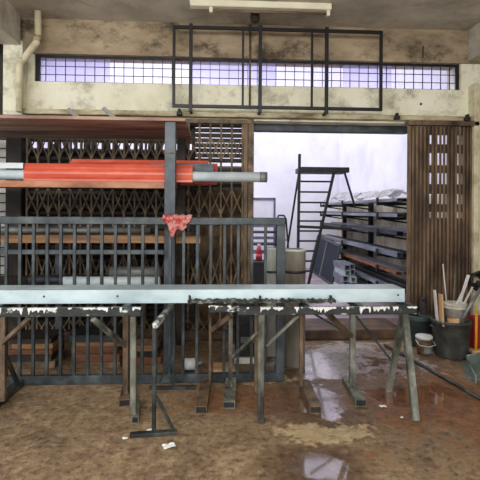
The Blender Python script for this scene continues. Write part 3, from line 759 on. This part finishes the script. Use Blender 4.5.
brace(t, at(302, 312, 3.13), at(266, 346, 3.12), .02); brace(t, at(264, 327, 3.14), at(233, 357, 3.58), .026)
brace(t, at(327, 313, 3.14), at(351, 336, 3.58), .034, 'trestle_brown'); brace(t, at(311, 312, 3.58), at(352, 336, 3.6), .016, 'trestle_dark')
brace(t, at(356, 316, 3.58), at(391, 360, 3.52), .018, 'trestle_dark'); brace(t, at(231, 316, 3.58), at(212, 330, 3.7), .04, 'trestle_brown')

# the long galvanised beam
x0, x1 = X(-14, 3.25), X(405, 3.25)
zb0, zb1 = zR + .001, zR + .099
t = thing('long_beam', 'long pale galvanised steel beam lying across the trestles', 'beam', ((x0 + x1) / 2, 3.36, zb0))
bm = B(); hollow(bm, (x0, 3.36, (zb0 + zb1) / 2), (x1, 3.36, (zb0 + zb1) / 2), .22, zb1 - zb0, .004); obj('tube', bm, 'galv', t)
for u in (44, 117.5, 189.5, 398):
    p = at(u, 295, 3.25); bm = B()
    tube(bm, [(p.x, 3.2505, zb0 + .052), (p.x, 3.248, zb0 + .052)], .008, 10); obj('bolt_hole', bm, 'dark', t)
# ragged dark bar in front of it
bm = B(); rd = random.Random(4); xa_, xb_ = X(188, 3.2), X(336, 3.2)
n = 60; top = []; 
for i in range(n + 1):
    x = xa_ + (xb_ - xa_) * i / n
    top.append((x, zR + .03 + rd.uniform(-.004, .012), zR + .012 + rd.uniform(-.008, .006)))
for (xa2, t0, b0), (xb2, t1, b1) in zip(top, top[1:]):
    v = [bm.verts.new(c) for c in ((xa2, 3.19, b0), (xb2, 3.19, b1), (xb2, 3.19, t1), (xa2, 3.19, t0), (xa2, 3.235, b0), (xb2, 3.235, b1), (xb2, 3.235, t1), (xa2, 3.235, t0))]
    for f in ((0, 1, 2, 3), (7, 6, 5, 4), (3, 2, 6, 7), (0, 4, 5, 1)): bm.faces.new([v[k] for k in f])
bmesh.ops.remove_doubles(bm, verts=bm.verts, dist=1e-5)
tb = thing('scarred_bar', 'ragged dark flat bar lying along the front of the long beam', 'bar', ((xa_ + xb_) / 2, 3.21, zR))
obj('bar', bm, 'ragged', tb)
for u in (190, 260.5, 331):
    x = X(u, 3.21); bm = B(); box(bm, x - .008, x + .008, 3.2, 3.225, zR + .001, zR + .06, .002); obj('stud', bm, 'dark', tb)

# ------------------------------------------------------------------ bins on the right
def bin_(name, lb, u, vb, Y, r, zt, m, fill=None):
    x = X(u, Y)
    t = thing(name, lb, 'bin', (x, Y, 0))
    bm = B(); lathe(bm, (x, Y, 0), [(0, .002), (r * .84, .002), (r * .87, .02), (r, zt - .03), (r * 1.05, zt - .03), (r * 1.06, zt - .005), (r * 1.03, zt), (r * .97, zt), (r * .95, zt - .03), (r * .84, .03), (0, .03)], 36)
    obj('shell', bm, m, t)
    if fill:
        bm = B(); rd = random.Random(3); lathe(bm, (x, Y, 0), [(0, fill - .02), (r * .9, fill - .02), (r * .9, fill), (0, fill)], 20); obj('contents', bm, 'rust', t)
    return t, x
tbin, xb = bin_('scrap_bin', 'large black plastic bin full of rods and offcuts at the right', 451.5, 365, 4.45, .185, Z(319, 4.45, 451), 'bin', .33)
for sx in (-1, 1):
    bm = B(); tube(bm, [(xb + sx * .19, 4.42, .3), (xb + sx * .205, 4.42, .31), (xb + sx * .205, 4.48, .31), (xb + sx * .19, 4.48, .3)], .008, 8); obj('handle', bm, 'bin', tbin)
t2, x2 = bin_('lidded_bin', 'dark teal plastic bin beside the opening, left of the big scrap bin', 418, 347, 4.86, .15, Z(316, 4.86, 418), 'bin_teal')
zl = Z(316, 4.86, 418); bm = B(); lathe(bm, (x2, 4.86, zl), [(0, .001), (.162, .001), (.165, .012), (.15, .022), (0, .026)], 32); obj('lid', bm, 'bin_teal', t2)
zl += .027
# jar and tin on the lid
xj = X(424, 4.86); t = thing('jar', 'brown jar standing on the teal bin lid', 'jar', (xj, 4.86, zl))
bm = B(); lathe(bm, (xj, 4.86, zl), [(0, 0), (.038, 0), (.04, .01), (.04, .13), (.032, .15), (0, .15)], 20); obj('body', bm, 'dark_brown', t)
bm = B(); lathe(bm, (xj, 4.86, zl + .15), [(0, 0), (.036, 0), (.036, .025), (0, .027)], 20); obj('lid', bm, 'dark', t)
xj = X(413.5, 4.82); t = thing('paint_tin', 'squat black tin with white splashes on the teal bin lid', 'tin', (xj, 4.82, zl))
bm = B(); lathe(bm, (xj, 4.82, zl), [(0, 0), (.05, 0), (.05, .08), (.053, .085), (.046, .09), (0, .085)], 20); obj('body', bm, 'dark', t)
bm = B(); lathe(bm, (xj - .01, 4.81, zl + .088), [(0, 0), (.025, 0), (.03, .012), (.012, .03), (0, .03)], 12); obj('splash', bm, 'plastic_white', t)
# small pail
xj = X(424.5, 4.5); t = thing('small_pail', 'small pail with a white lid on the floor before the bins', 'bucket', (xj, 4.5, 0))
bm = B(); lathe(bm, (xj, 4.5, 0), [(0, .001), (.066, .001), (.078, .17), (0, .17)], 24); obj('body', bm, 'tan_steel', t)
bm = B(); lathe(bm, (xj, 4.5, .17), [(0, 0), (.085, 0), (.087, .022), (.08, .03), (0, .034)], 24); obj('lid', bm, 'plastic_white', t)
bm = B(); lathe(bm, (xj + .012, 4.495, .03), [(.071, 0), (.0725, .06), (.074, .08)], 24); obj('label_band', bm, 'rod_grey', t)
bm = B(); tube(bm, [(xj - .09, 4.5, .155), (xj - .085, 4.42, .12), (xj, 4.39, .11), (xj + .085, 4.42, .12), (xj + .09, 4.5, .155)], .004, 6); obj('handle', bm, 'rod_white', t)
# white bucket in the scrap bin
xj = X(455.5, 4.47); t = thing('white_bucket', 'grubby white bucket sitting in the scrap bin', 'bucket', (xj, 4.47, .331))
bm = B(); lathe(bm, (xj, 4.47, .331), [(0, .0), (.092, .0), (.1, .16), (.112, .16), (.113, .2), (.116, .205), (.116, .215), (.1, .215), (.088, .02), (0, .02)], 30); obj('shell', bm, 'bucket', t)
bm = B(); lathe(bm, (xj, 4.47, .331 + .165), [(.1005, 0), (.1175, 0), (.1175, .012), (.1005, .012)], 30); obj('rim_band', bm, 'bucket', t)
def stick(name, lb, cat, p, q, w, h, m, rnd=False):
    bm = B()
    if rnd: tube(bm, [p, q], w / 2, 10)
    else: bar(bm, p, q, w, h)
    tag(obj(name, bm, m, origin=p), lb, cat, 'offcuts in the scrap bin')
zin = .345
bk = .355 + .0
stick('metal_rod', 'thin white rod standing tallest in the scrap bin', 'rod', (X(448.5, 4.57), 4.57, .34), at(443, 264, 4.61), .013, .013, 'rod_white', True)
stick('metal_rod', 'thin dark rod standing behind the white bucket', 'rod', (X(453, 4.6), 4.6, .34), at(455, 273, 4.7), .011, .011, 'rod_grey', True)
stick('metal_strip', 'broad white strip slanting right over the bucket rim', 'strip', (X(448.5, 4.47), 4.46, .37), at(466.5, 284, 4.44), .034, .008, 'rod_white')
stick('metal_strip', 'longer pale strip leaning right, behind the broad white strip', 'strip', (X(455, 4.5), 4.5, .37), at(468.5, 275, 4.6), .034, .01, 'rod_white')
stick('metal_strip', 'short white strip poking right out of the bucket', 'strip', (X(457, 4.44), 4.44, .39), at(472.5, 287, 4.42), .03, .008, 'rod_white')
stick('metal_tube', 'thick grey tube leaning over the bin right rim', 'tube', (X(460.5, 4.33), 4.36, .345), at(481, 288, 4.36), .034, .034, 'rod_grey', True)
stick('metal_angle', 'pale angle iron leaning on the bin left rim', 'angle iron', (X(440.5, 4.37), 4.42, .335), at(434.5, 290, 4.42), .045, .012, 'rod_white')
stick('wood_board', 'tan wooden board upright in the scrap bin', 'board', (X(442.5, 4.36), 4.36, .335), at(440.5, 294, 4.37), .07, .016, 'tan_wood')
bm = B(); p = at(453.5, 315, 4.33); box(bm, p.x - .055, p.x + .055, 4.31, 4.35, .335, .335 + .08, .004)
tag(obj('wood_block', bm, 'tan_wood', origin=(p.x, 4.33, .335)), 'short tan wood block lying under the white bucket', 'block', 'offcuts in the scrap bin')

# right edge: yellow handled brush, red box, dustpan, black hose coil, floor hose
p, q = fl(476.5, 356), at(477, 311, 4.35)
t = thing('brush', 'yellow handled brush standing at the right edge', 'brush', (X(476, 4.42), 4.42, 0))
bm = B(); tube(bm, [(X(476.5, 4.42), 4.42, .06), (X(477, 4.5), 4.5, Z(310, 4.5, 477))], .014, 12); obj('handle', bm, 'yellow', t)
bm = B(); box(bm, X(471, 4.42), X(484, 4.42), 4.38, 4.46, .035, .07, .006); obj('brush_block', bm, 'tan_wood', t)
bm = B(); box(bm, X(471.5, 4.42), X(483.5, 4.42), 4.385, 4.455, .001, .036); obj('bristles', bm, 'dark', t)
bm = B(); box(bm, X(474, 4.68), X(492, 4.68), 4.66, 4.82, .001, Z(318, 4.68, 478), .01)
tag(obj('toolbox', bm, 'red_box', origin=(X(482, 4.7), 4.7, 0)), 'red box on the floor behind the yellow handle', 'box')
a, b, c, d = fl(467, 367), fl(476, 384), fl(492, 378), fl(486, 363)
t = thing('dustpan', 'green grey metal dustpan on the floor at the right edge', 'dustpan', (a + c) / 2)
bm = B()
bar(bm, (a + d) / 2 + Vector((0, 0, .008)), (b + c) / 2 + Vector((0, 0, .008)), (d - a).length, .012, bev=0)
for p, q, h in ((a, b, .06), (d, c, .06), (a, d, .1)): bar(bm, p + Vector((0, 0, h / 2 + .004)), q + Vector((0, 0, h / 2 + .004)), .012, h, bev=0)
obj('pan', bm, 'green_grey', t)
bm = B(); tube(bm, [a + Vector((0, 0, .07)), b + Vector((0, 0, .07))], .008, 8); tube(bm, [a + Vector((0, 0, .11)), d + Vector((0, 0, .11))], .008, 8); obj('rolled_rim', bm, 'rod_grey', t)

bm = B(); cx, cz = X(479, 4.95), Z(281, 4.95, 474)
pts = []
for k in range(120):
    th = 2 * PI * k / 30; rr = .115 - .015 * (k / 30); pts.append((cx + rr * math.cos(th), 4.9 + .04 * (k / 30), cz + rr * math.sin(th)))
tube(bm, pts, .016, 8)
tag(obj('hose_coil', bm, 'dark', origin=(cx, 5.0, cz - .2)), 'coil of black hose hung on the right wall behind the bins', 'hose')
bm = B(); box(bm, cx - .012, cx + .012, 4.95, 5.2, cz + .05, cz + .06); tag(obj('hose_hook', bm, 'dark', origin=(cx, 5.2, cz + .14)), 'dark wall hook holding the black hose coil', 'hook')

bm = B(); pts = []
for (u, v) in ((345, 327), (362, 336), (385, 347), (410, 360), (432, 373), (455, 386), (482, 402)):
    p = fl(u, max(v, 341)) if v > 341 else None
    if p is None: continue
    pts.append((p.x, p.y, .019))
tube(bm, pts, .015, 10)
tag(obj('floor_pipe', bm, 'trestle_dark', origin=pts[len(pts) // 2]), 'long grey pipe lying across the floor from the opening to the right', 'pipe')

# scraps of paper on the floor
for (u, v, w_, r_, lb) in ((169, 447, .055, .35, 'crumpled white paper scrap nearest the camera, left of centre'), (150, 431, .03, .6, 'tiny white scrap by the small trestle base'),
                           (383, 407, .035, .2, 'small white scrap before the splayed trestle legs'), (402, 418, .02, .8, 'tiny white scrap beside the front splayed leg'), (125, 439, .025, .1, 'tiny white scrap left of the small trestle base')):
    p = fl(u, v); bm = B(); vs = []
    rd = random.Random(u)
    n = 4
    g = {}
    for i in range(n + 1):
        for j in range(n + 1):
            x, y = (i / n - .5) * w_ * 1.4, (j / n - .5) * w_
            g[i, j] = bm.verts.new((p.x + x * math.cos(r_) - y * math.sin(r_), p.y + x * math.sin(r_) + y * math.cos(r_), .004 + rd.random() * w_ * .18))
    for i in range(n):
        for j in range(n): bm.faces.new((g[i, j], g[i + 1, j], g[i + 1, j + 1], g[i, j + 1]))
    tag(obj('paper_scrap', bm, 'paper', origin=(p.x, p.y, .003)), lb, 'paper scrap', 'scraps on the floor')

# ------------------------------------------------------------------ rear room contents
zF = .112
# platform ladder
LY = 6.4
t = thing('platform_ladder', 'dark steel platform ladder standing in the bright rear room', 'ladder', (X(315, LY), LY, zF))
zp = Z(170, LY, 320); zt = Z(154, LY, 299)
def lbar(nm, p, q, w=.038, m='black_steel'):
    bm = B(); bar(bm, p, q, w, w); obj(nm, bm, m, t)
lbar('stile', (X(299, LY), LY, zt), (X(297.5, LY), LY, zF)); 
lbar('stile', (X(334, LY), LY, zp), (X(304, LY), LY, zF))
lbar('rear_leg', (X(299, LY), LY + .03, zp - .02), at(287, 250, LY + .3), .026); lbar('rear_leg', at(287, 250, LY + .3), (X(280, LY + .5), LY + .5, zF), .026)
lbar('strut', (X(344, LY), LY + .03, zp), at(355, 207, LY + .05), .026)
bm = B(); box(bm, X(299, LY), X(348, LY), LY - .05, LY + .35, zp - .035, zp + .04, .005); obj('platform', bm, 'black_steel', t)
for v in (181.5, 192, 202.5, 212, 221, 231, 241, 251, 261, 271):
    z = Z(v, LY, 310); f_ = (zp - z) / (zp - zF); xr = X(334, LY) + (X(304, LY) - X(334, LY)) * f_
    lbar('rung', (X(298.5, LY), LY, z), (xr, LY, z), .026)
# horizontal guard bar
bm = B(); p, q = at(297, 226.5, 6.33), at(352, 229, 6.33); bar(bm, p, q, .03, .04)
lb_ = obj('cross_rail', bm, 'black_steel', t)

# folding stand with a hoop top
SY = 8.6; t = thing('hoop_stand', 'thin black hoop shaped stand behind the drums', 'stand', (X(281, SY), SY, zF))
bm = B(); tube(bm, [(X(274, SY), SY, zF), at(277.5, 218, SY), at(278.5, 215.5, SY), at(284, 215.5, SY), at(286, 219, SY), (X(291, SY), SY, zF)], .018, 8); obj('hoop', bm, 'black_steel', t)
bm = B(); bar(bm, at(276, 240, SY), at(288.5, 240, SY), .02, .02); obj('cross_bar', bm, 'black_steel', t)
# pale board and louvred crate
bm = B(); p = at(254, 198, 10.2); q = at(275, 219, 10.2); box(bm, p.x - .2, q.x, 10.2, 10.24, zF + 1.0 * 0, p.z, .01)
tb = thing('white_board', 'pale framed board leaning on the rear wall, left in the opening', 'board', (q.x - .3, 10.2, zF))
obj('panel', bm, 'white', tb)
bm = B(); box(bm, q.x - .035, q.x + .01, 10.17, 10.2, zF, p.z + .01, .004); box(bm, p.x - .2, q.x, 10.17, 10.2, p.z - .035, p.z + .01, .004); obj('frame', bm, 'lilac_metal', tb)
t = thing('slat_rack', 'low lilac grey slatted rack behind the gate end post', 'rack', (X(262, 9), 9, zF))
xa, xb = X(246, 9), X(278, 9)
for x in (xa, xb):
    for y in (8.9, 9.3):
        bm = B(); box(bm, x - .02, x + .02, y - .02, y + .02, zF, Z(218, 9), .003); obj('post', bm, 'lilac_metal', t)
for k, v in enumerate((220, 226, 232, 238, 244, 252, 262)):
    z = Z(v, 9); bm = B(); box(bm, xa, xb, 8.88, 9.32, z - .02, z + .015, .003); obj('shelf', bm, 'lilac_metal' if k % 2 else 'tube_dark', t)
bx = X(259, 8.0); bz = zF
t = thing('canister', 'red canister on a dark crate behind the gate end post', 'canister', (bx, 8.0, .58))
bm = B(); lathe(bm, (bx, 8.0, .582), [(0, 0), (.05, 0), (.055, .02), (.055, .17), (.03, .26), (0, .26)], 16); obj('body', bm, 'red_box', t)
bm = B(); lathe(bm, (bx, 8.0, .842), [(0, 0), (.03, 0), (.03, .04), (0, .04)], 12); obj('cap', bm, 'plastic_white', t)
bm = B(); lathe(bm, (bx, 8.0, .63), [(.0552, 0), (.057, 0), (.057, .07), (.0552, .07)], 16); obj('label_band', bm, 'pinkred', t)
bm = B(); box(bm, bx - .2, bx + .2, 7.8, 8.2, zF, .58, .01)
tag(obj('crate', bm, 'dark', origin=(bx, 8.0, zF)), 'dark crate carrying the red canister behind the gate', 'crate')

# cantilever pipe rack on the right of the rear room
tiers = [1.63, 1.42, 1.18, .89, .66, .42]
t = thing('pipe_rack', 'dark cantilever rack of pipes along the rear room right wall', 'rack', (RX + .4, 7.6, zF))
for y in (6.3, 8.1, 9.8):
    bm = B(); box(bm, RW - .1, RW - .02, y - .035, y + .035, zF, 1.66, .004); obj('post', bm, 'black_steel', t)
    for z in tiers:
        bm = B(); box(bm, RX, RW - .1, y - .025, y + .025, z - .05, z - .004, .003); obj('arm', bm, 'black_steel', t)
        bm = B(); box(bm, RX - .015, RX + .01, y - .025, y + .025, z - .05, z + .06, .003); obj('arm_tip', bm, 'black_steel', t)
        bm = B(); bar(bm, (RX + .1, y, z - .045), (RW - .1, y, z - .1), .025, .025); obj('arm_brace', bm, 'black_steel', t)
rd = random.Random(11); names = ['top', 'second', 'third', 'fourth', 'fifth', 'lowest']
ordw = ['outermost', 'next to outermost', 'middle', 'next to wall', 'nearest the wall']
for ti, z in enumerate(tiers):
    x = RX + .025
    cnt = 0
    while x < RW - .2 and cnt < 4:
        w_ = rd.uniform(.06, .1); h_ = rd.uniform(.03, .07) if ti else .04
        y0 = 5.62 + rd.uniform(0, .08); y1 = 10.2 - rd.uniform(0, .5)
        if ti == 5: y0, y1 = 5.7, 7.95; w_ = .1
        m = rd.choice(['tube_blue', 'tube_dark', 'tube_blue', 'tube_dark']) if ti not in (3,) else rd.choice(['tube_dark', 'rust_plank', 'tube_blue'])
        if cnt == 0: m = ['tube_blue', 'tube_blue', 'tube_dark', 'tube_blue', 'rust_plank', 'tube_blue'][ti]
        nice = {'tube_blue': 'bluish steel', 'tube_dark': 'dark steel', 'rust_plank': 'rusty'}[m]
        bm = B(); hollow(bm, (x + w_ / 2, y0, z + h_ / 2 - .002), (x + w_ / 2, y1, z + h_ / 2 - .002), w_, h_, .004)
        tag(obj('section_tube', bm, m, origin=(x + w_ / 2, (y0 + y1) / 2, z)), '%s tube, %s on the %s tier of the pipe rack' % (nice, ordw[cnt], names[ti]), 'tube', 'tubes on the ' + names[ti] + ' tier')
        x += w_ + .008; cnt += 1
# crumpled plastic sheets on top
for k, (ya, yb) in enumerate(((6.0, 7.4), (7.5, 9.9))):
    bm = B(); nx, ny = 10, 30; g = {}; rd = random.Random(20 + k)
    for i in range(nx + 1):
        for j in range(ny + 1):
            s_, r_ = i / nx, j / ny
            g[i, j] = bm.verts.new((RX + .0 + .45 * s_ + rd.uniform(-.01, .01), ya + (yb - ya) * r_, 1.63 + .07 + .09 * math.sin(PI * min(1, s_ * 1.1)) + .05 * abs(math.sin(6 * r_ + k)) * s_ + rd.uniform(-.018, .018) + (.06 if k and .4 < r_ < .6 else 0)))
    for i in range(nx):
        for j in range(ny): bm.faces.new((g[i, j], g[i + 1, j], g[i + 1, j + 1], g[i, j + 1]))
    bmesh.ops.solidify(bm, geom=bm.faces[:], thickness=.004)
    tag(obj('plastic_sheet', bm, 'sheet_white', origin=(RX + .2, (ya + yb) / 2, 1.68)), 'crumpled white plastic sheet over the top tier, %s half of the pipe rack' % ('near' if k == 0 else 'far'), 'sheet', 'plastic sheets on the pipe rack')
# framed screen leaning on the rack
q1, q2 = fl(333, 286, zF), fl(311, 270.5, zF)
q4, q3 = at(342, 247, q1.y + .02), at(320, 236.5, q2.y + .02); q4.x -= .015; q3.x -= .03
t = thing('framed_screen', 'dark two pane framed screen leaning on the pipe rack', 'screen', (q1 + q2) / 2)
nrm = Vector((-.95, 0, .25)).normalized()
for nm, a, b in (('bottom_rail', q1, q2), ('top_rail', q4, q3), ('stile', q1, q4), ('stile', q2, q3), ('mullion', (q1 + q2) / 2, (q3 + q4) / 2)):
    bm = B(); off = Vector((-.02, 0, .02)); bar(bm, a + off, b + off, .045, .03, up=nrm); obj(nm, bm, 'gate_grey' if nm != 'mullion' else 'rod_grey', t)
for a, b, c, d in ((q1, (q1 + q2) / 2, (q3 + q4) / 2, q4), ((q1 + q2) / 2, q2, q3, (q3 + q4) / 2)):
    bm = B(); off = Vector((-.015, 0, .02)); bm.faces.new([bm.verts.new(v + off) for v in (a, b, c, d)]); bmesh.ops.solidify(bm, geom=bm.faces[:], thickness=.008); obj('pane', bm, 'mesh_panel', t)
# square tubes stacked on the floor under the rack
for r_ in range(5):
    for c_ in range(2):
        s_ = .098; x = X(341.5 + 1.2 * (r_ % 2), 7.3) + .06 + c_ * (s_ + .004); z = zF + .001 + s_ / 2 + r_ * (s_ + .001)
        y0 = 7.15 + .05 * ((r_ * 3 + c_ * 2) % 4)
        m = 'tube_blue' if (r_ + c_) % 3 else 'galv'
        bm = B(); hollow(bm, (x, y0, z), (x, 7.85, z), s_, s_, .014)
        tag(obj('square_tube', bm, m, origin=(x, 7.5, z - s_ / 2)), '%s square tube, %s row of the floor stack by the framed screen, %s side' % ('blue grey' if m == 'tube_blue' else 'pale', ['bottom', 'second', 'middle', 'fourth', 'top'][r_], ['screen', 'wall'][c_]), 'tube', 'square tubes stacked by the screen')
# pale roof truss seen through the high window
for k, (ua, va, ub, vb) in enumerate(((80, 52, 115, 95), (420, 52, 375, 95))):
    p, q = at(ua, va, 9.6), at(ub, vb, 9.6); bm = B(); bar(bm, p, q, .12, .14)
    o = obj('trim_%d' % (10 + k), bm, 'white'); o['kind'] = 'structure'

# ------------------------------------------------------------------ light
wd = bpy.data.worlds.new('sky'); sc.world = wd; wd.use_nodes = True
bg = wd.node_tree.nodes['Background']; bg.inputs['Color'].default_value = (.95, .97, 1, 1); bg.inputs['Strength'].default_value = 1.35
def area(name, loc, rot, sx, sy, e, col=(1, 1, 1)):
    l = bpy.data.lights.new(name, 'AREA'); l.shape = 'RECTANGLE'; l.size = sx; l.size_y = sy; l.energy = e; l.color = col
    o = bpy.data.objects.new(name, l); COL.objects.link(o); o.location = loc; o.rotation_euler = rot; return o
# open shopfront behind the viewer, and the skylight of the rear room
area('shopfront_daylight', (-1.4, -.9, 3.3), (math.radians(52), 0, math.radians(-12)), 5, 1.6, 230, (1, .97, .92))
area('skylight', (-.2, 8.2, 6.1), (0, 0, 0), 5, 3.5, 150, (.95, .95, 1))

vs_ = sc.view_settings
vs_.view_transform = 'Standard'; vs_.look = 'None'; vs_.exposure = 0.4; vs_.gamma = 1; vs_.use_curve_mapping = False
